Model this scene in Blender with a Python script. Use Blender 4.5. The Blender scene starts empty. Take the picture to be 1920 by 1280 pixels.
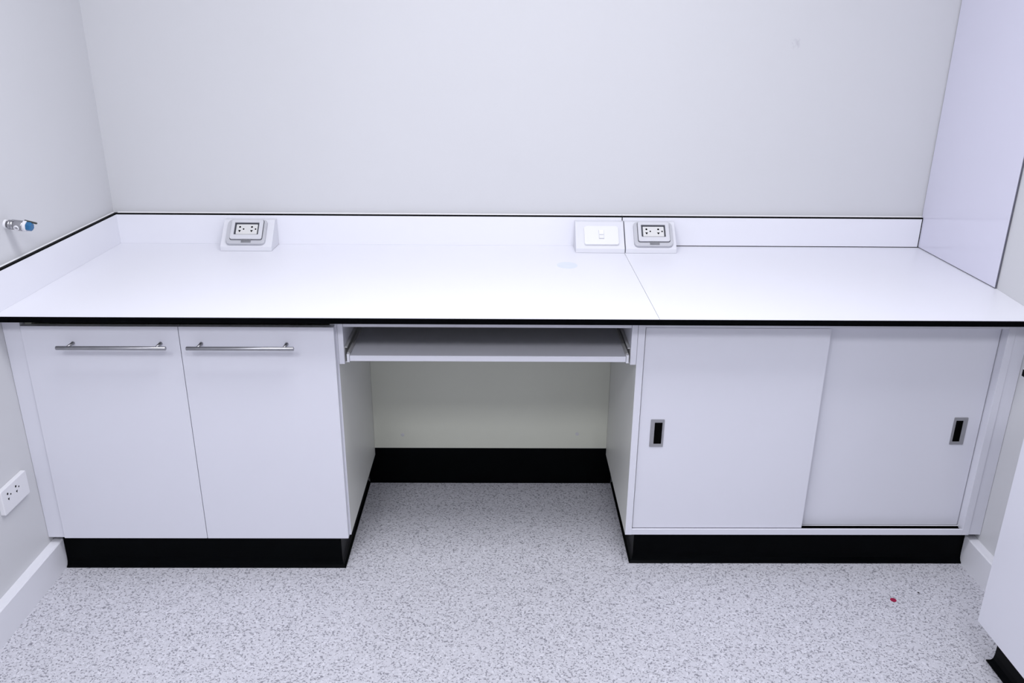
import bpy, bmesh, math
from mathutils import Vector, Matrix

# ------------------------------------------------------------------ camera
scene = bpy.context.scene
COL = scene.collection
cam_data = bpy.data.cameras.new('camera')
cam = bpy.data.objects.new('camera', cam_data)
COL.objects.link(cam)
YAW, PITCH, ROLL = 0.012994, -0.362246, 0.008808
_fw = Vector((math.sin(YAW) * math.cos(PITCH), math.cos(YAW) * math.cos(PITCH), math.sin(PITCH)))
_r = Vector((math.cos(YAW), -math.sin(YAW), 0))
_u = _r.cross(_fw)
_R = math.cos(ROLL) * _r + math.sin(ROLL) * _u
_U = -math.sin(ROLL) * _r + math.cos(ROLL) * _u
_m = Matrix((_R, _U, -_fw)).transposed().to_4x4()
_m.translation = Vector((0.0, -2.775, 1.4977))
cam.matrix_world = _m
cam_data.sensor_width = 36.0
cam_data.lens = 29.306
cam_data.clip_start = 0.05
scene.camera = cam

# ------------------------------------------------------------------ world, lights, exposure
world = bpy.data.worlds.new('world')
scene.world = world
world.use_nodes = True
world.node_tree.nodes['Background'].inputs[0].default_value = (0.75, 0.8, 0.9, 1)
world.node_tree.nodes['Background'].inputs[1].default_value = 0.05
scene.view_settings.view_transform = 'Standard'
scene.view_settings.look = 'None'
scene.view_settings.gamma = 1.0
scene.view_settings.use_curve_mapping = False
scene.view_settings.exposure = -0.515

CEIL = 2.6
LIGHTS = [(-0.3, -1.33, 22.5), (0.4, -1.33, 22.5), (-0.9, -3.1, 33), (0.4, -3.1, 33)]  # invented ceiling lamps out of view, placed to light the bench and doors
for lx, ly, w in LIGHTS:
    ld = bpy.data.lights.new('added_lamp', 'AREA')
    ld.shape = 'RECTANGLE'
    ld.size, ld.size_y = 0.56, 0.56
    ld.energy = w
    ld.color = (0.935, 0.938, 1.0)
    lo = bpy.data.objects.new('added_lamp', ld)
    lo.location = (lx, ly, CEIL - 0.045)
    COL.objects.link(lo)

# ------------------------------------------------------------------ materials
MATS = {}


def material(name, col, rough=0.5, metal=0.0, spec=0.5, var=0.02, scale=6.0, bump=0.0, bump_scale=200.0, coat=0.0):
    m = bpy.data.materials.new(name)
    m.use_nodes = True
    nt = m.node_tree
    b = nt.nodes['Principled BSDF']
    b.inputs['Roughness'].default_value = rough
    b.inputs['Metallic'].default_value = metal
    b.inputs['Specular IOR Level'].default_value = spec
    if coat:
        b.inputs['Coat Weight'].default_value = coat
        b.inputs['Coat Roughness'].default_value = 0.08
    tc = nt.nodes.new('ShaderNodeTexCoord')
    n = nt.nodes.new('ShaderNodeTexNoise')
    n.inputs['Scale'].default_value = scale
    n.inputs['Detail'].default_value = 3
    nt.links.new(tc.outputs['Object'], n.inputs['Vector'])
    r = nt.nodes.new('ShaderNodeValToRGB')
    r.color_ramp.elements[0].position = 0.3
    r.color_ramp.elements[1].position = 0.7
    r.color_ramp.elements[0].color = tuple(c * (1 - var) for c in col) + (1,)
    r.color_ramp.elements[1].color = tuple(min(1, c * (1 + var)) for c in col) + (1,)
    nt.links.new(n.outputs['Fac'], r.inputs['Fac'])
    nt.links.new(r.outputs['Color'], b.inputs['Base Color'])
    if bump:
        n2 = nt.nodes.new('ShaderNodeTexNoise')
        n2.inputs['Scale'].default_value = bump_scale
        n2.inputs['Detail'].default_value = 4
        nt.links.new(tc.outputs['Object'], n2.inputs['Vector'])
        bp = nt.nodes.new('ShaderNodeBump')
        bp.inputs['Strength'].default_value = bump
        bp.inputs['Distance'].default_value = 0.002
        nt.links.new(n2.outputs['Fac'], bp.inputs['Height'])
        nt.links.new(bp.outputs['Normal'], b.inputs['Normal'])
    MATS[name] = m
    return m


material('wall_paint', (0.625, 0.630, 0.648), 0.55, spec=0.3, var=0.012, scale=1.5, bump=0.06, bump_scale=120)
material('ceiling_paint', (0.80, 0.80, 0.80), 0.8, var=0.01)
material('white_laminate', (0.705, 0.71, 0.775), 0.38, var=0.008, scale=3, bump=0.03, bump_scale=500)
material('worktop_laminate', (0.80, 0.805, 0.86), 0.35, var=0.006, scale=3, bump=0.02, bump_scale=600)
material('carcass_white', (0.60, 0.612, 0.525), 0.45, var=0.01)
material('side_board', (0.68, 0.685, 0.65), 0.4, var=0.01)
material('panel_laminate', (0.675, 0.67, 0.78), 0.10, var=0.008, scale=2)
material('black_core', (0.0006, 0.0008, 0.0012), 0.5, spec=0.03, var=0.2, scale=30)
material('panel_edge', (0.11, 0.11, 0.14), 0.45, var=0.06, scale=40)
material('black_vinyl', (0.0008, 0.0012, 0.0016), 0.3, spec=0.04, var=0.2, scale=20)
material('baseboard_paint', (0.76, 0.765, 0.81), 0.45, var=0.01)
material('sealant', (0.78, 0.78, 0.79), 0.5, var=0.02, scale=40)
material('brushed_steel', (0.36, 0.36, 0.38), 0.33, metal=1.0, var=0.06, scale=60)
material('satin_metal', (0.36, 0.36, 0.38), 0.4, metal=0.6, var=0.05, scale=60)
material('chrome', (0.42, 0.42, 0.44), 0.18, metal=1.0, var=0.03, scale=30)
material('rail_metal', (0.62, 0.62, 0.62), 0.4, metal=0.3, var=0.05, scale=40)
material('dark_recess', (0.001, 0.001, 0.001), 0.6, spec=0.03, var=0.1)
material('box_white', (0.70, 0.705, 0.75), 0.4, var=0.01)
material('switch_white', (0.78, 0.785, 0.80), 0.3, var=0.006)
material('grey_plastic', (0.50, 0.505, 0.54), 0.4, var=0.02, scale=20)
material('grey_plastic_light', (0.62, 0.625, 0.66), 0.4, var=0.02, scale=20)
material('socket_cream', (0.66, 0.66, 0.65), 0.45, var=0.02, scale=30)
material('dark_gasket', (0.045, 0.048, 0.06), 0.5, var=0.1, scale=50)
material('latch_grey', (0.20, 0.205, 0.22), 0.5, var=0.1, scale=80)
material('blue_plastic', (0.015, 0.13, 0.30), 0.35, var=0.1, scale=60)
material('dark_lever', (0.03, 0.035, 0.03), 0.4, var=0.2, scale=60)
material('outlet_white', (0.76, 0.76, 0.79), 0.35, var=0.006)
material('red_paint', (0.30, 0.002, 0.045), 0.5, var=0.15, scale=150)
material('dark_fleck', (0.02, 0.02, 0.025), 0.6, var=0.1)
material('faint_blue_disc', (0.70, 0.75, 0.86), 0.3, var=0.02, scale=40)
material('screw_cap', (0.56, 0.56, 0.57), 0.5, var=0.03, scale=60)


def wall_with_smudge():
    m = MATS['wall_paint'].copy()
    m.name = 'wall_paint_smudged'
    nt = m.node_tree
    b = nt.nodes['Principled BSDF']
    src = b.inputs['Base Color'].links[0].from_socket
    geo = nt.nodes.new('ShaderNodeNewGeometry')
    sub = nt.nodes.new('ShaderNodeVectorMath'); sub.operation = 'SUBTRACT'
    sub.inputs[1].default_value = (0.922, 0.0, 1.452)
    nt.links.new(geo.outputs['Position'], sub.inputs[0])
    ln = nt.nodes.new('ShaderNodeVectorMath'); ln.operation = 'LENGTH'
    nt.links.new(sub.outputs[0], ln.inputs[0])
    mr = nt.nodes.new('ShaderNodeMapRange')
    mr.inputs['From Min'].default_value = 0.004; mr.inputs['From Max'].default_value = 0.022
    mr.inputs['To Min'].default_value = 1; mr.inputs['To Max'].default_value = 0
    nt.links.new(ln.outputs['Value'], mr.inputs['Value'])
    nz = nt.nodes.new('ShaderNodeTexNoise'); nz.inputs['Scale'].default_value = 75
    nt.links.new(geo.outputs['Position'], nz.inputs['Vector'])
    th = nt.nodes.new('ShaderNodeMapRange')
    th.inputs['From Min'].default_value = 0.46; th.inputs['From Max'].default_value = 0.6
    nt.links.new(nz.outputs['Fac'], th.inputs['Value'])
    mu = nt.nodes.new('ShaderNodeMath'); mu.operation = 'MULTIPLY'
    nt.links.new(mr.outputs[0], mu.inputs[0]); nt.links.new(th.outputs[0], mu.inputs[1])
    mx = nt.nodes.new('ShaderNodeMix'); mx.data_type = 'RGBA'
    nt.links.new(mu.outputs[0], mx.inputs['Factor'])
    nt.links.new(src, mx.inputs['A'])
    mx.inputs['B'].default_value = (0.54, 0.54, 0.57, 1)
    nt.links.new(mx.outputs['Result'], b.inputs['Base Color'])
    MATS[m.name] = m


wall_with_smudge()


def floor_material():
    m = bpy.data.materials.new('speckled_vinyl')
    m.use_nodes = True
    nt = m.node_tree
    b = nt.nodes['Principled BSDF']
    b.inputs['Roughness'].default_value = 0.42
    b.inputs['Specular IOR Level'].default_value = 0.35
    tc = nt.nodes.new('ShaderNodeTexCoord')

    def noise(scale, detail, off, dist=0.0):
        mp = nt.nodes.new('ShaderNodeMapping'); mp.inputs['Location'].default_value = off
        nt.links.new(tc.outputs['Object'], mp.inputs['Vector'])
        n = nt.nodes.new('ShaderNodeTexNoise')
        n.inputs['Scale'].default_value = scale; n.inputs['Detail'].default_value = detail
        n.inputs['Distortion'].default_value = dist
        nt.links.new(mp.outputs[0], n.inputs['Vector'])
        return n.outputs['Fac']

    def mrange(v, a, c, lo=0.0, hi=1.0):
        r = nt.nodes.new('ShaderNodeMapRange')
        r.inputs['From Min'].default_value = a; r.inputs['From Max'].default_value = c
        r.inputs['To Min'].default_value = lo; r.inputs['To Max'].default_value = hi
        nt.links.new(v, r.inputs['Value'])
        return r.outputs[0]

    def math2(op, a, c):
        k = nt.nodes.new('ShaderNodeMath'); k.operation = op
        for i, v in enumerate((a, c)):
            if isinstance(v, (int, float)):
                k.inputs[i].default_value = v
            else:
                nt.links.new(v, k.inputs[i])
        return k.outputs[0]

    # worm-like chips: thin bands where a noise crosses its middle, broken up by a second noise
    ridge = math2('ABSOLUTE', math2('SUBTRACT', noise(90, 1.0, (0, 0, 0), 0.6), 0.5), 0.0)
    line = mrange(ridge, 0.012, 0.045, 1.0, 0.0)
    gate = mrange(noise(122, 0.5, (7, 3, 0)), 0.465, 0.55)
    worms = math2('MULTIPLY', line, gate)
    dots = mrange(noise(180, 0.5, (3, 9, 2)), 0.63, 0.68)
    chips = math2('MINIMUM', math2('ADD', worms, dots), 1.0)
    pale = mrange(noise(140, 1, (1, 5, 8)), 0.58, 0.66, 0, 1)
    base = nt.nodes.new('ShaderNodeMix'); base.data_type = 'RGBA'
    base.inputs['A'].default_value = (0.57, 0.57, 0.615, 1)
    base.inputs['B'].default_value = (0.66, 0.66, 0.71, 1)
    nt.links.new(pale, base.inputs['Factor'])
    mx = nt.nodes.new('ShaderNodeMix'); mx.data_type = 'RGBA'
    nt.links.new(math2('MULTIPLY', chips, 0.82), mx.inputs['Factor'])
    nt.links.new(base.outputs['Result'], mx.inputs['A'])
    mx.inputs['B'].default_value = (0.17, 0.17, 0.20, 1)
    nt.links.new(mx.outputs['Result'], b.inputs['Base Color'])
    MATS[m.name] = m


floor_material()

# ------------------------------------------------------------------ mesh helpers


def world_loc(o):
    v = Vector((0, 0, 0))
    while o is not None:
        v += Vector(o.location)
        o = o.parent
    return v


def link(name, bm, mat, parent=None, smooth=False):
    """one mesh object; vertices are given in world space, origin goes to the base centre"""
    bmesh.ops.recalc_face_normals(bm, faces=bm.faces)
    xs = [v.co.x for v in bm.verts]; ys = [v.co.y for v in bm.verts]; zs = [v.co.z for v in bm.verts]
    base = Vector(((min(xs) + max(xs)) / 2, (min(ys) + max(ys)) / 2, min(zs)))
    for v in bm.verts:
        v.co -= base
    me = bpy.data.meshes.new(name)
    bm.to_mesh(me)
    bm.free()
    if smooth:
        for p in me.polygons:
            p.use_smooth = True
    me.materials.append(MATS[mat])
    o = bpy.data.objects.new(name, me)
    COL.objects.link(o)
    if parent is not None:
        o.parent = parent
        o.location = base - world_loc(parent)
    else:
        o.location = base
    return o


def thing(name, label, cat, loc, group=None):
    o = bpy.data.objects.new(name, None)
    o.empty_display_size = 0.05
    COL.objects.link(o)
    o.location = loc
    o['label'] = label
    o['category'] = cat
    if group:
        o['group'] = group
    return o


def tag(o, label, cat, group=None):
    o['label'] = label
    o['category'] = cat
    if group:
        o['group'] = group
    return o


def structure(o, label=None):
    o['kind'] = 'structure'
    if label:
        o['label'] = label
    return o


def bev(bm, w, seg=2, edges=None):
    if w:
        bmesh.ops.bevel(bm, geom=edges or bm.edges[:], offset=w, segments=seg, profile=0.5, affect='EDGES')


def add_box(bm, x0, x1, y0, y1, z0, z1, w=0.0, seg=2, M=None):
    t = bmesh.new()
    r = bmesh.ops.create_cube(t, size=1)
    for v in r['verts']:
        v.co = Vector(((x0 + x1) / 2 + v.co.x * (x1 - x0), (y0 + y1) / 2 + v.co.y * (y1 - y0), (z0 + z1) / 2 + v.co.z * (z1 - z0)))
    bev(t, w, seg)
    merge(bm, t, M)


def merge(bm, t, M=None):
    if M is not None:
        bmesh.ops.transform(t, matrix=M, verts=t.verts)
    mp = [bm.verts.new(v.co) for v in t.verts]
    t.verts.index_update()
    for f in t.faces:
        bm.faces.new([mp[v.index] for v in f.verts])
    t.free()


def box(name, x0, x1, y0, y1, z0, z1, mat, parent=None, w=0.0, seg=2):
    bm = bmesh.new()
    add_box(bm, x0, x1, y0, y1, z0, z1, w, seg)
    return link(name, bm, mat, parent)


def add_prism(bm, pts, a, b, axis, w=0.0, M=None):
    """extrude a polygon along an axis: pts are the two other coordinates in xyz order"""
    t = bmesh.new()

    def mk(p, h):
        return {0: (h, p[0], p[1]), 1: (p[0], h, p[1]), 2: (p[0], p[1], h)}[axis]
    lo = [t.verts.new(mk(p, a)) for p in pts]
    hi = [t.verts.new(mk(p, b)) for p in pts]
    n = len(pts)
    t.faces.new(lo); t.faces.new(hi)
    for i in range(n):
        t.faces.new((lo[i], lo[(i + 1) % n], hi[(i + 1) % n], hi[i]))
    bmesh.ops.recalc_face_normals(t, faces=t.faces)
    bev(t, w)
    merge(bm, t, M)


def prism(name, pts, a, b, axis, mat, parent=None, w=0.0):
    bm = bmesh.new()
    add_prism(bm, pts, a, b, axis, w)
    return link(name, bm, mat, parent)


def rrect(w, h, r, n=5, cx=0, cy=0):
    pts = []
    for qx, qy, a0 in ((1, 1, 0), (-1, 1, 90), (-1, -1, 180), (1, -1, 270)):
        for k in range(n + 1):
            a = math.radians(a0 + 90 * k / n)
            pts.append((cx + qx * (w / 2 - r) + r * math.cos(a), cy + qy * (h / 2 - r) + r * math.sin(a)))
    return pts


def circle(r, n=16, cx=0, cy=0, ph=0.0):
    return [(cx + r * math.cos(2 * math.pi * k / n + ph), cy + r * math.sin(2 * math.pi * k / n + ph)) for k in range(n)]


def add_ring(bm, outer, inner, a, b, M=None):
    """flat frame between two outlines with the same vertex count, thickness a..b along local z"""
    t = bmesh.new()
    n = len(outer)
    oa = [t.verts.new((*p, a)) for p in outer]; ob = [t.verts.new((*p, b)) for p in outer]
    ia = [t.verts.new((*p, a)) for p in inner]; ib = [t.verts.new((*p, b)) for p in inner]
    for i in range(n):
        j = (i + 1) % n
        t.faces.new((oa[i], oa[j], ob[j], ob[i])); t.faces.new((ia[j], ia[i], ib[i], ib[j]))
        t.faces.new((ob[i], ob[j], ib[j], ib[i])); t.faces.new((oa[j], oa[i], ia[i], ia[j]))
    merge(bm, t, M)


def add_lathe(bm, prof, n=24, M=None):
    """prof: (radius, height) along local z"""
    t = bmesh.new()
    rings = []
    for r, h in prof:
        rings.append([t.verts.new((r * math.cos(2 * math.pi * k / n), r * math.sin(2 * math.pi * k / n), h)) for k in range(n)])
    for a, b in zip(rings, rings[1:]):
        for k in range(n):
            t.faces.new((a[k], a[(k + 1) % n], b[(k + 1) % n], b[k]))
    t.faces.new(rings[0]); t.faces.new(rings[-1])
    bmesh.ops.recalc_face_normals(t, faces=t.faces)
    merge(bm, t, M)


def axis_matrix(origin, zdir, xdir=None):
    z = Vector(zdir).normalized()
    x = Vector(xdir) if xdir is not None else (Vector((0, 0, 1)) if abs(z.z) < 0.9 else Vector((1, 0, 0)))
    y = z.cross(x).normalized()
    x = y.cross(z).normalized()
    m = Matrix((x, y, z)).transposed().to_4x4()
    m.translation = Vector(origin)
    return m


def sweep(name, path, prof, mat, parent, left=True):
    """profile (offset outward, z) swept with mitres along a plan polyline; outward is to the right of travel"""
    bm = bmesh.new()
    P = [Vector(p) for p in path]
    secs = []
    for i, p in enumerate(P):
        ns = []
        for a, b in ((i - 1, i), (i, i + 1)):
            if a >= 0 and b < len(P):
                d = (P[b] - P[a]).normalized()
                ns.append(Vector((d.y, -d.x)))
        if len(ns) == 2:
            k = ns[0] + ns[1]
            n = k / (k.length_squared / 2)
        else:
            n = ns[0]
        secs.append([bm.verts.new((p.x + n.x * o, p.y + n.y * o, z)) for o, z in prof])
    m = len(prof)
    for a, b in zip(secs, secs[1:]):
        for k in range(m):
            bm.faces.new((a[k], a[(k + 1) % m], b[(k + 1) % m], b[k]))
    bm.faces.new(secs[0]); bm.faces.new(secs[-1])
    return link(name, bm, mat, parent)


# ------------------------------------------------------------------ room shell
XL, YF = -1.301, -4.2
RW = [(1.4255, 0.0), (1.4255, -0.489), (1.406, -0.70), (1.406, YF)]

structure(box('floor', XL - 0.1, 1.56, YF - 0.1, 0.1, -0.06, 0.0, 'speckled_vinyl'), 'pale grey vinyl floor with dark worm-like flecks')
structure(box('ceiling', XL - 0.1, 1.56, YF - 0.1, 0.1, CEIL, CEIL + 0.08, 'ceiling_paint'))
structure(box('wall_back', XL - 0.1, 1.56, 0.0, 0.1, 0.0, CEIL, 'wall_paint_smudged'), 'plain off-white painted wall behind the bench')
structure(box('wall_left', XL - 0.1, XL, YF, 0.0, 0.0, CEIL, 'wall_paint'), 'off-white painted wall left of the bench')
structure(prism('wall_right', RW + [(1.56, YF), (1.56, 0.0)], 0.0, CEIL, 2, 'wall_paint'), 'off-white painted wall right of the bench')
structure(box('wall_front', XL - 0.1, 1.56, YF - 0.1, YF, 0.0, CEIL, 'wall_paint'))

SKIRT = [(-0.0005, 0.0), (0.027, 0.0), (0.027, 0.089), (0.024, 0.0925), (-0.0005, 0.0925)]
structure(sweep('baseboard_left', [(XL, -0.66), (XL, YF)][::-1], SKIRT, 'baseboard_paint', None), 'white painted skirting board along the left wall')
structure(sweep('baseboard_right', [(1.4065, -0.66), (1.4065, YF)], SKIRT, 'baseboard_paint', None), 'white painted skirting board along the right wall')

for i, (lx, ly, w) in enumerate(LIGHTS):  # housings for the added lamps, unseen above the frame
    t = thing('added_ceiling_light', ['added unseen ceiling light panel above the bench, left side', 'added unseen ceiling light panel above the bench, right side', 'added unseen ceiling light panel behind the camera, left side', 'added unseen ceiling light panel behind the camera, right side'][i], 'ceiling light', (lx, ly, CEIL - 0.04), 'added ceiling panel lights')
    bm = bmesh.new()
    add_ring(bm, rrect(0.62, 0.62, 0.006, 2, lx, ly), rrect(0.57, 0.57, 0.004, 2, lx, ly), CEIL - 0.05, CEIL - 0.001)
    link('frame', bm, 'baseboard_paint', t)
    box('back_tray', lx - 0.285, lx + 0.285, ly - 0.285, ly + 0.285, CEIL - 0.012, CEIL - 0.001, 'baseboard_paint', t)

# ------------------------------------------------------------------ worktops
H, TH, D, XS = 0.80, 0.0165, 0.770, 0.4025
SK = 0.0012   # decorative white skin on the black core


def worktop(name, pts, skin_pts, label):
    cx = sum(p[0] for p in pts) / len(pts)
    t = thing(name, label, 'worktop', (cx, -0.4, H - TH))
    prism('core', pts, H - TH, H - SK, 2, 'black_core', t)['label'] = 'black solid core showing as a dark front edge'
    prism('white_surface', skin_pts, H - SK, H, 2, 'worktop_laminate', t)
    return t


worktop('worktop', [(XL + 0.0005, -0.0005), (XS, -0.0005), (XS, -D), (XL + 0.0005, -D)],
        [(XL + 0.0005, -0.0005), (XS - 0.0004, -0.0005), (XS - 0.0004, -D + 0.0004), (XL + 0.0005, -D + 0.0004)],
        'long white worktop with black edge over the hinged doors and knee space')
RWT = [(1.425, -0.0005), (1.425, -0.489), (1.4055, -0.70), (1.4055, -D)]
worktop('worktop', [(XS + 0.0002, -D), (XS + 0.0002, -0.0005)] + RWT,
        [(XS + 0.0006, -D + 0.0004), (XS + 0.0006, -0.0005)] + RWT[:3] + [(1.4055, -D + 0.0004)],
        'shorter white worktop with black edge over the sliding-door cabinet')

# faint round pale blue disc on the worktop
bm = bmesh.new()
add_prism(bm, [(0.2025 + 0.032 * math.cos(a), -0.262 + 0.038 * math.sin(a)) for a in [k * math.pi / 16 for k in range(32)]], H, H + 0.0005, 2)
tag(link('round_disc', bm, 'faint_blue_disc'), 'faint pale blue round mark on the long white worktop', 'disc')

# ------------------------------------------------------------------ upstands
ZS, UT = 0.902, 0.0145


def upstand(name, x0, x1, label, gap):
    t = thing(name, label, 'upstand', ((x0 + x1) / 2, -UT / 2, H))
    box('core', x0, x1, -UT + SK, -0.0005, H + 0.0003, ZS, 'black_core', t)
    box('white_face', x0 + gap[2], x1 - gap[1], -UT, -UT + SK, H + gap[0], ZS - 0.004, 'worktop_laminate', t)
    prism('sealant_bead', [(-0.0042, ZS), (-0.0005, ZS), (-0.0005, ZS + 0.0035)], x0, x1, 0, 'sealant', t)
    return t


upstand('upstand', XL + UT + 0.0002, XS - 0.0008, 'long white upstand with black top edge along the back wall, left of the seam', (0.0002, 0.0008, -0.0001))
upstand('upstand', XS + 0.0008, 1.4190, 'shorter white upstand with black top edge along the back wall, right of the seam', (0.0028, 0.0035, 0.0008))

t = thing('upstand', 'white upstand with black top edge running along the left wall', 'upstand', (XL + UT / 2, -0.38, H))
box('core', XL + 0.0005, XL + UT - SK, -D, -0.0005, H + 0.0003, ZS, 'black_core', t)
box('white_face', XL + UT - SK, XL + UT, -D, -UT + 0.0003, H + 0.0002, ZS - 0.004, 'worktop_laminate', t)
prism('sealant_bead', [(XL + 0.0005, ZS), (XL + 0.0032, ZS), (XL + 0.0005, ZS + 0.003)], -D, -0.0005, 1, 'sealant', t)

# ------------------------------------------------------------------ glossy wall panel on the right
t = thing('wall_panel', 'tall glossy lavender-white panel with black edges on the right wall above the bench', 'wall panel', (1.4222, -0.245, H))
box('core', 1.4202, 1.4245, -0.4885, -0.0006, H + 0.0003, 2.4, 'panel_edge', t)
box('glossy_face', 1.4190, 1.4202, -0.4870, -0.0035, H + 0.0030, 2.4, 'panel_laminate', t)

# ------------------------------------------------------------------ plinth profile (vinyl cove skirting)


def cove(h, toe=0.011):
    return [(-0.012, 0.0003), (toe, 0.0003), (toe, 0.0035), (toe * 0.45, 0.0075), (toe * 0.12, 0.016), (0.0, 0.030), (0.0, h), (-0.012, h)]


# ------------------------------------------------------------------ hinged-door cabinet
CT = H - TH   # underside of the worktop
ZB = 0.1114
t = thing('base_cabinet', 'white base cabinet with two hinged doors and steel bar handles', 'cabinet', (-0.844, -0.4, 0.0))
box('side_panel', -1.2505, -1.2325, -0.704, -0.012, ZB, CT - 0.001, 'carcass_white', t)
box('side_panel', -0.4530, -0.4350, -0.7030, -0.012, ZB, CT - 0.001, 'side_board', t)
box('edge_band', -0.4530, -0.4350, -0.7045, -0.7030, ZB, CT - 0.001, 'white_laminate', t)
box('bottom_panel', -1.2325, -0.4530, -0.700, -0.012, ZB, ZB + 0.018, 'carcass_white', t)
box('top_panel', -1.2325, -0.4530, -0.702, -0.012, CT - 0.0135, CT - 0.001, 'carcass_white', t)
box('back_panel', -1.2325, -0.4530, -0.030, -0.012, ZB + 0.018, CT - 0.0135, 'carcass_white', t)
box('filler_strip', XL + 0.0006, -1.2540, -0.7205, -0.700, ZB + 0.0005, CT - 0.001, 'white_laminate', t, 0.0005, 1)
sweep('plinth', [(-1.2725, -0.700), (-0.4668, -0.700), (-0.4668, -0.2222)], cove(ZB - 0.0005), 'black_vinyl', t)['label'] = 'black vinyl plinth'


def bar_handle(parent, x0, x1, z, yface):
    cx, half = (x0 + x1) / 2, (x1 - x0) / 2
    yb = yface - 0.036
    bm = bmesh.new()
    R = 0.0052
    add_lathe(bm, [(R - 0.001, 0), (R, 0.001), (R, 2 * half - 0.001), (R - 0.001, 2 * half)], 20, axis_matrix((x0, yb, z), (1, 0, 0)))
    for s in (-1, 1):
        add_lathe(bm, [(0.0048, 0), (0.0048, 0.004), (0.0040, 0.0045), (0.0040, 0.036)], 16, axis_matrix((cx + s * (half - 0.027), yface, z), (0, -1, 0)))
    o = link('bar_handle', bm, 'brushed_steel', parent, smooth=False)
    for p in o.data.polygons:
        p.use_smooth = len(p.vertices) == 4
    o['label'] = 'brushed steel bar handle'
    return o


ZDT = 0.7576
for dx0, dx1, hx0, hx1, lab in ((-1.2528, -0.8452, -1.1500, -0.8675, 'white hinged door beside the left wall'),
                                (-0.8436, -0.4398, -0.8154, -0.5381, 'white hinged door beside the knee space')):
    d = box('door', dx0, dx1, -0.7240, -0.7055, ZB - 0.0005, ZDT, 'white_laminate', t, 0.0007, 2)
    d['label'] = lab
    bar_handle(d, hx0, hx1, 0.7108, -0.7240)

# ------------------------------------------------------------------ knee space: back panel and keyboard tray
XA, XB, YK = -0.4348, 0.3611, -0.2247
t = thing('modesty_panel', 'grey-white back panel of the knee space above a black plinth', 'panel', (-0.037, -0.215, 0.0))
box('panel_board', XA, XB, YK, YK + 0.018, 0.1390, CT - 0.001, 'carcass_white', t, 0.0006, 1)
prism('plinth', [(XA - 0.0220, 0.0003), (XB + 0.0200, 0.0003), (XB + 0.0200, 0.1105), (XB, 0.1105), (XB, 0.1385), (XA, 0.1385), (XA, 0.1105), (XA - 0.0220, 0.1105)], YK + 0.003, YK + 0.015, 1, 'black_vinyl', t)['label'] = 'black plinth board'
for sx, sz in ((-0.3371, 0.1895), (0.2583, 0.1945)):
    bm = bmesh.new()
    add_lathe(bm, [(0.006, 0), (0.006, 0.0012), (0.004, 0.002)], 16, axis_matrix((sx, YK, sz), (0, -1, 0)))
    link('screw_cap', bm, 'screw_cap', t)

t = thing('keyboard_tray', 'white pull-out keyboard tray on side rails under the long worktop', 'keyboard tray', (-0.037, -0.5, 0.646))
box('tray_board', -0.4040, 0.3310, -0.7160, -0.330, 0.6595, 0.6755, 'white_laminate', t, 0.0012, 2)
box('front_rail', -0.4195, 0.3440, -0.7030, -0.685, 0.7515, CT - 0.0005, 'white_laminate', t, 0.0006, 1)
for bx0, bx1, z0 in ((-0.4345, -0.4200, 0.6465), (0.3445, 0.3608, 0.6475)):
    box('hanging_board', bx0, bx1, -0.7050, -0.240, z0, CT - 0.0008, 'white_laminate', t, 0.0006, 1)
for s, xw, xt in ((1, -0.4200, -0.4040), (-1, 0.3445, 0.3310)):
    # outer slide fixed to the hanging board, inner slide along the tray edge
    bm = bmesh.new()
    y0, y1, zc = -0.700, -0.28, 0.672
    a = s * 0.0012
    add_box(bm, *sorted((xw, xw + a)), y0, y1, zc - 0.021, zc + 0.021)
    for dz in (-1, 1):
        add_box(bm, *sorted((xw, xw + s * 0.008)), y0, y1, zc + dz * 0.021 - 0.001, zc + dz * 0.021 + 0.001)
    link('outer_slide', bm, 'rail_metal', t)
    bm = bmesh.new()
    add_box(bm, *sorted((xt, xt - a)), -0.711, -0.33, zc - 0.018, zc + 0.010)
    for dz in (-0.017, 0.0095):
        add_box(bm, *sorted((xt, xt - s * 0.0065)), -0.711, -0.33, zc + dz - 0.0008, zc + dz + 0.0008)
    link('inner_slide', bm, 'rail_metal', t)
    bm = bmesh.new()
    add_box(bm, *sorted((xt - s * 0.0010, xt - s * 0.0080)), -0.7150, -0.7040, zc - 0.016, zc + 0.007, 0.001, 2)
    link('end_cap', bm, 'box_white', t)

# ------------------------------------------------------------------ sliding-door cabinet
YR = -0.706
t = thing('sliding_cabinet', 'white low cabinet with two sliding doors and flush pulls', 'cabinet', (0.87, -0.4, 0.0))
box('side_panel', 0.3613, 0.3800, YR + 0.0015, -0.012, 0.1132, CT - 0.0005, 'side_board', t)
box('edge_band', 0.3613, 0.3800, YR, YR + 0.0015, 0.1132, CT - 0.0005, 'white_laminate', t)
box('side_panel', 1.3485, 1.3690, YR, -0.012, 0.1132, CT - 0.0005, 'white_laminate', t, 0.0006, 1)
box('top_rail', 0.3800, 1.3485, YR + 0.001, -0.645, 0.7540, CT - 0.0005, 'white_laminate', t, 0.0005, 1)
box('bottom_panel', 0.3800, 1.3485, -0.700, -0.012, 0.1132, 0.1225, 'carcass_white', t)
box('bottom_rail', 0.3800, 1.3485, YR, -0.7005, 0.1132, 0.1322, 'white_laminate', t, 0.0006, 1)
box('back_panel', 0.3800, 1.3485, -0.030, -0.012, 0.1225, CT - 0.0005, 'carcass_white', t)
box('track_channel', 0.3805, 1.3480, -0.7003, -0.6810, 0.1226, 0.1250, 'dark_recess', t)['label'] = 'black bottom track'
bm = bmesh.new()
add_box(bm, 0.3805, 1.3480, -0.6812, -0.6775, 0.1226, 0.1292)
link('track_lip', bm, 'box_white', t)
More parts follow.
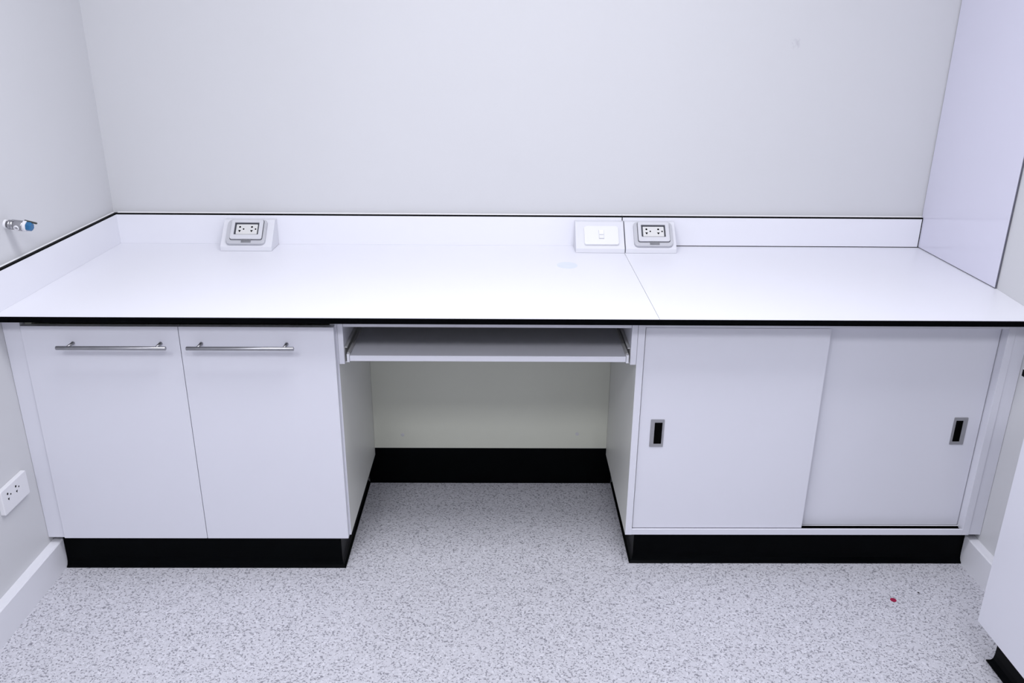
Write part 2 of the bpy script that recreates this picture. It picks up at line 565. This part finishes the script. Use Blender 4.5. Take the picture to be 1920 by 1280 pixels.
box('track_wall', 0.3805, 1.3480, -0.6822, -0.6812, 0.1251, 0.1280, 'dark_recess', t)
box('filler_strip', 1.3697, 1.4052, -0.7035, -0.685, 0.1136, CT - 0.0005, 'white_laminate', t, 0.0005, 1)
sweep('plinth', [(0.3930, -0.2222), (0.3930, -0.6755), (1.3790, -0.6755)], cove(0.1128), 'black_vinyl', t)['label'] = 'black vinyl plinth'


def flush_pull(door, x0, x1, z0, z1, rx0, rx1, yf):
    """recessed rectangular pull: metal rim with a black pocket"""
    M = Matrix(((1, 0, 0, 0), (0, 0, -1, yf), (0, 1, 0, 0), (0, 0, 0, 1)))
    outer = rrect(x1 - x0, z1 - z0, 0.002, 3, (x0 + x1) / 2, (z0 + z1) / 2)
    inner = rrect(rx1 - rx0, z1 - z0 - 0.0185, 0.0012, 3, (rx0 + rx1) / 2, (z0 + z1) / 2)
    bm = bmesh.new()
    add_ring(bm, outer, inner, -0.0005, 0.0018, M)
    p = link('flush_pull', bm, 'satin_metal', door)
    p['label'] = 'satin metal flush pull with black pocket'
    box('pocket', rx0 - 0.0005, rx1 + 0.0005, yf - 0.0006, yf - 0.0001, z0 + 0.0088, z1 - 0.0088, 'dark_recess', door)
    return p


d = box('sliding_door', 0.3822, 0.8770, -0.7000, -0.6830, 0.1330, 0.7512, 'white_laminate', t, 0.0007, 2)
d['label'] = 'front sliding door beside the knee space'
flush_pull(d, 0.4132, 0.4515, 0.3985, 0.4830, 0.4243, 0.4460, -0.7000)
d = box('sliding_door', 0.8600, 1.3462, -0.6770, -0.6600, 0.1300, 0.7535, 'white_laminate', t, 0.0007, 2)
d['label'] = 'rear sliding door beside the right wall'
flush_pull(d, 1.2705, 1.3095, 0.3962, 0.4805, 1.2768, 1.2972, -0.6770)

# ------------------------------------------------------------------ low bench return in the right foreground
t = thing('side_cabinet', 'shallow white cabinet on a black plinth in the right foreground', 'cabinet', (1.30, -1.8, 0.0))
box('side_panel', 1.2015, 1.4055, -1.1151, -1.0971, 0.1265, CT - 0.0005, 'white_laminate', t, 0.0006, 1)
box('side_panel', 1.2015, 1.4055, -2.5000, -2.4820, 0.1265, CT - 0.0005, 'white_laminate', t, 0.0006, 1)
box('bottom_panel', 1.2015, 1.4055, -2.4820, -1.1151, 0.1265, 0.1445, 'carcass_white', t)
for y0, y1 in ((-1.5640, -1.0971), (-2.0320, -1.5660), (-2.5000, -2.0340)):
    box('door', 1.1836, 1.2010, y0, y1, 0.1260, 0.7576, 'white_laminate', t, 0.0007, 2)
sweep('plinth', [(1.4050, -1.1050), (1.2435, -1.1050), (1.2435, -2.49)][::-1], [(-a, z) for a, z in cove(0.1258)], 'black_vinyl', t)['label'] = 'black vinyl plinth'
t = thing('worktop', 'narrow white worktop with black edge on the right foreground cabinet', 'worktop', (1.29, -1.8, CT))
box('core', 1.1490, 1.4055, -2.505, -1.0895, CT, H - SK, 'black_core', t)
box('white_surface', 1.1494, 1.4055, -2.505, -1.0899, H - SK, H, 'worktop_laminate', t)

# ------------------------------------------------------------------ sloped service boxes on the worktop
YFB, ZLIP, YTB, ZTB = -0.1105, 0.8155, -0.0375, 0.8885
S0, S1 = Vector((0, YFB, ZLIP)), Vector((0, YTB, ZTB))
EV = (S1 - S0).normalized()


def slope_matrix(cx, v):
    """local x = along the bench, y = up the slope, z = out of the slope; v = distance up from the lip"""
    p = S0 + EV * v
    m = Matrix((Vector((1, 0, 0)), EV, Vector((1, 0, 0)).cross(EV))).transposed().to_4x4()
    m.translation = Vector((cx, p.y, p.z))
    return m


def wedge(parent, x0, x1):
    prof = [(-UT - 0.0003, H + 0.0003), (YFB, H + 0.0003), (YFB, ZLIP), (YTB, ZTB), (-UT - 0.0003, ZTB)]
    prism('box_body', prof, x0, x1, 0, 'box_white', parent, 0.0012)


def tri(r, cx, cy):
    return [(cx - r, cy + r * 0.8), (cx + r, cy + r * 0.8), (cx, cy - r)]


def socket_box(x0, x1, pu, pv, label):
    t = thing('socket_box', label, 'socket box', ((x0 + x1) / 2, -0.06, H), 'sloped sockets on the bench')
    wedge(t, x0, x1)
    M = slope_matrix((x0 + x1) / 2 + pu, pv)
    bm = bmesh.new()
    tt = bmesh.new()
    add_prism(tt, rrect(0.127, 0.0930, 0.013, 6), 0, 0.010, 2)
    top = [e for e in tt.edges if all(abs(v.co.z - 0.010) < 1e-6 for v in e.verts)]
    bmesh.ops.bevel(tt, geom=top, offset=0.004, segments=3, profile=0.5, affect='EDGES')
    merge(bm, tt, M)
    link('cover_plate', bm, 'grey_plastic', t)
    bm = bmesh.new()
    add_prism(bm, rrect(0.1065, 0.0765, 0.007, 5, 0.0015, 0.0053), 0.0100, 0.0108, 2, M=M)
    link('gasket', bm, 'dark_gasket', t)
    lid = bmesh.new()
    wx, wy = 0.0005, 0.0088
    add_ring(lid, rrect(0.1030, 0.0730, 0.006, 5, 0.0015, 0.0056), rrect(0.0800, 0.0460, 0.002, 5, wx, wy), 0.0100, 0.0150, M)
    link('lid_frame', lid, 'grey_plastic_light', t)
    bm = bmesh.new()
    add_prism(bm, rrect(0.0790, 0.0450, 0.002, 3, wx, wy), 0.0108, 0.0114, 2, M=M)
    link('window_gasket', bm, 'dark_gasket', t)
    bm = bmesh.new()
    add_prism(bm, rrect(0.0690, 0.0370, 0.002, 3, wx + 0.0005, wy - 0.0018), 0.0112, 0.0125, 2, M=M)
    face = link('socket_face', bm, 'socket_cream', t)
    for du in (-0.0195, 0.0195):
        bm = bmesh.new()
        cx = wx + du - 0.0030
        add_prism(bm, circle(0.0033, 14, cx, wy + 0.0068), 0.0123, 0.0128, 2, M=M)
        link('pin_hole', bm, 'dark_recess', face)
        bm = bmesh.new()
        add_prism(bm, tri(0.0046, cx, wy - 0.0088), 0.0123, 0.0128, 2, M=M)
        link('pin_hole', bm, 'dark_recess', face)
        bm = bmesh.new()
        add_prism(bm, circle(0.0027, 12, cx + 0.0125, wy - 0.0012), 0.0123, 0.0128, 2, M=M)
        link('earth_hole', bm, 'dark_recess', face)
    bm = bmesh.new()
    add_box(bm, -0.0130, 0.0185, -0.0420, -0.0290, 0.0085, 0.0128, 0.001, 2, M)
    for k in range(5):
        u = -0.0085 + k * 0.0056
        add_box(bm, u - 0.0009, u + 0.0009, -0.0360, -0.0293, 0.0126, 0.0140, 0, 1, M)
    link('latch', bm, 'latch_grey', t)
    return t


socket_box(-0.9215, -0.7545, -0.0015, 0.0512, 'sloped white socket box with grey weatherproof cover, alone on the left of the bench')
socket_box(0.4062, 0.5735, 0.0080, 0.0512, 'sloped white socket box with grey weatherproof cover, beside the switch box')

t = thing('switch_box', 'sloped white box with a single white rocker switch, left of the worktop seam', 'switch box', (0.323, -0.06, H))
wedge(t, 0.2420, 0.4030)
M = slope_matrix(0.3270, 0.0465)
bm = bmesh.new()
tt = bmesh.new()
add_prism(tt, rrect(0.113, 0.070, 0.005, 5), 0, 0.008, 2)
top = [e for e in tt.edges if all(abs(v.co.z - 0.008) < 1e-6 for v in e.verts)]
bmesh.ops.bevel(tt, geom=top, offset=0.003, segments=3, profile=0.5, affect='EDGES')
merge(bm, tt, M)
pl = link('switch_plate', bm, 'switch_white', t)
bm = bmesh.new()
add_prism(bm, rrect(0.0175, 0.0345, 0.0015, 3, 0, 0.0025), 0.0078, 0.0083, 2, M=M)
link('rocker_gap', bm, 'grey_plastic', pl)
bm = bmesh.new()
t2 = bmesh.new()
pts = [(-0.0125, 0.0080), (-0.0125, 0.0105), (0.0015, 0.0092), (0.0185, 0.0112), (0.0185, 0.0080)]
add_prism(bm, pts, -0.0078, 0.0078, 0, 0.0004, M)
t2.free()
link('rocker', bm, 'switch_white', pl)
bm = bmesh.new()
add_box(bm, -0.0068, 0.0068, 0.0002, 0.0024, 0.0090, 0.0101, 0, 1, M)
link('rocker_line', bm, 'grey_plastic', pl)

# ------------------------------------------------------------------ low double outlet on the left wall
t = thing('wall_outlet', 'white double socket plate low on the left wall', 'outlet', (XL, -0.834, 0.292))
ML = Matrix(((0, 0, 1, XL + 0.0005), (1, 0, 0, -0.8345), (0, 1, 0, 0.3275), (0, 0, 0, 1)))  # local x along -> +y, y up, z out of wall
bm = bmesh.new()
tt = bmesh.new()
add_prism(tt, rrect(0.120, 0.070, 0.004, 4), 0, 0.0120, 2)
top = [e for e in tt.edges if all(abs(v.co.z - 0.012) < 1e-6 for v in e.verts)]
bmesh.ops.bevel(tt, geom=top, offset=0.002, segments=2, profile=0.5, affect='EDGES')
merge(bm, tt, ML)
pl = link('plate', bm, 'outlet_white', t)
for cy in (0.0045, -0.0340):
    for n, pts in (('pin_hole', circle(0.0030, 14, cy, 0.0165)), ('earth_hole', circle(0.0022, 12, cy + 0.0125, 0.0090)), ('pin_hole', tri(0.0036, cy + 0.0005, 0.0008))):
        bm = bmesh.new()
        add_prism(bm, pts, 0.0118, 0.0125, 2, M=ML)
        link(n, bm, 'dark_recess', pl)

# ------------------------------------------------------------------ angle valve on the left wall
VY, VZ = -0.614, 1.001
t = thing('angle_valve', 'chrome water valve with blue cap sticking out of the left wall', 'valve', (XL, VY, VZ))
MV = axis_matrix((XL, VY, VZ), (1, 0, -0.10))
bm = bmesh.new()
add_lathe(bm, [(0.0125, 0.0), (0.0125, 0.002), (0.0100, 0.005)], 28, MV)
link('wall_flange', bm, 'outlet_white', t, smooth=False)
bm = bmesh.new()
add_lathe(bm, [(0.0085, 0.003), (0.0085, 0.010), (0.0125, 0.011), (0.0125, 0.014), (0.0118, 0.0145), (0.0118, 0.017), (0.0125, 0.0175), (0.0125, 0.0205), (0.0105, 0.0215),
               (0.0105, 0.024), (0.0130, 0.026), (0.0138, 0.032), (0.0138, 0.046), (0.0130, 0.049)], 28, MV)
body = link('body', bm, 'chrome', t)
for p in body.data.polygons:
    p.use_smooth = len(p.vertices) == 4
bm = bmesh.new()
add_lathe(bm, [(0.0070, 0.0), (0.0070, 0.0145), (0.0052, 0.0160), (0.0048, 0.0160), (0.0048, 0.0135)], 18, axis_matrix(MV @ Vector((0, 0, 0.034)), (0.05, -0.80, -0.25)))
link('side_outlet', bm, 'outlet_white', t)
bm = bmesh.new()
add_lathe(bm, [(0.0125, 0.0485), (0.0145, 0.0495), (0.0145, 0.0555), (0.0130, 0.0570)], 28, MV)
link('collar', bm, 'outlet_white', t)
bm = bmesh.new()
add_lathe(bm, [(0.0120, 0.0565), (0.0120, 0.0660), (0.0095, 0.0700), (0.0040, 0.0700)], 6, MV)
link('blue_cap', bm, 'blue_plastic', t)['label'] = 'blue plastic cap'
bm = bmesh.new()
add_box(bm, 0.0100, 0.0140, -0.0035, 0.0035, 0.0180, 0.0560, 0.001, 2, MV)
link('lever_root', bm, 'chrome', t)
bm = bmesh.new()
tip0, tip1 = MV @ Vector((0.0145, -0.002, 0.050)), MV @ Vector((0.0085, -0.006, 0.0800))
dv = (tip1 - tip0)
add_lathe(bm, [(0.0018, 0), (0.0026, 0.002), (0.0026, dv.length - 0.002), (0.0018, dv.length)], 14, axis_matrix(tip0, dv))
link('lever', bm, 'dark_lever', t)['label'] = 'dark lever end'

# ------------------------------------------------------------------ marks on the floor
bm = bmesh.new()
pts = []
for k in range(24):
    a = 2 * math.pi * k / 24
    px, py = 0.0085 * math.cos(a), 0.0085 * math.sin(a)
    r = math.radians(-24)
    pts.append((1.1010 + px * math.cos(r) - py * math.sin(r), -0.8560 + px * math.sin(r) + py * math.cos(r)))
add_prism(bm, pts, 0.0, 0.0006, 2)
tag(link('paint_spot', bm, 'red_paint'), 'small crimson spot on the grey floor', 'spot')
bm = bmesh.new()
add_prism(bm, [(1.1868 + 0.0028 * math.cos(a), -0.8241 + 0.0036 * math.sin(a)) for a in [k * math.pi / 5 for k in range(10)]], 0.0, 0.0006, 2)
tag(link('dirt_fleck', bm, 'dark_fleck'), 'tiny black fleck on the floor near the crimson spot', 'fleck')
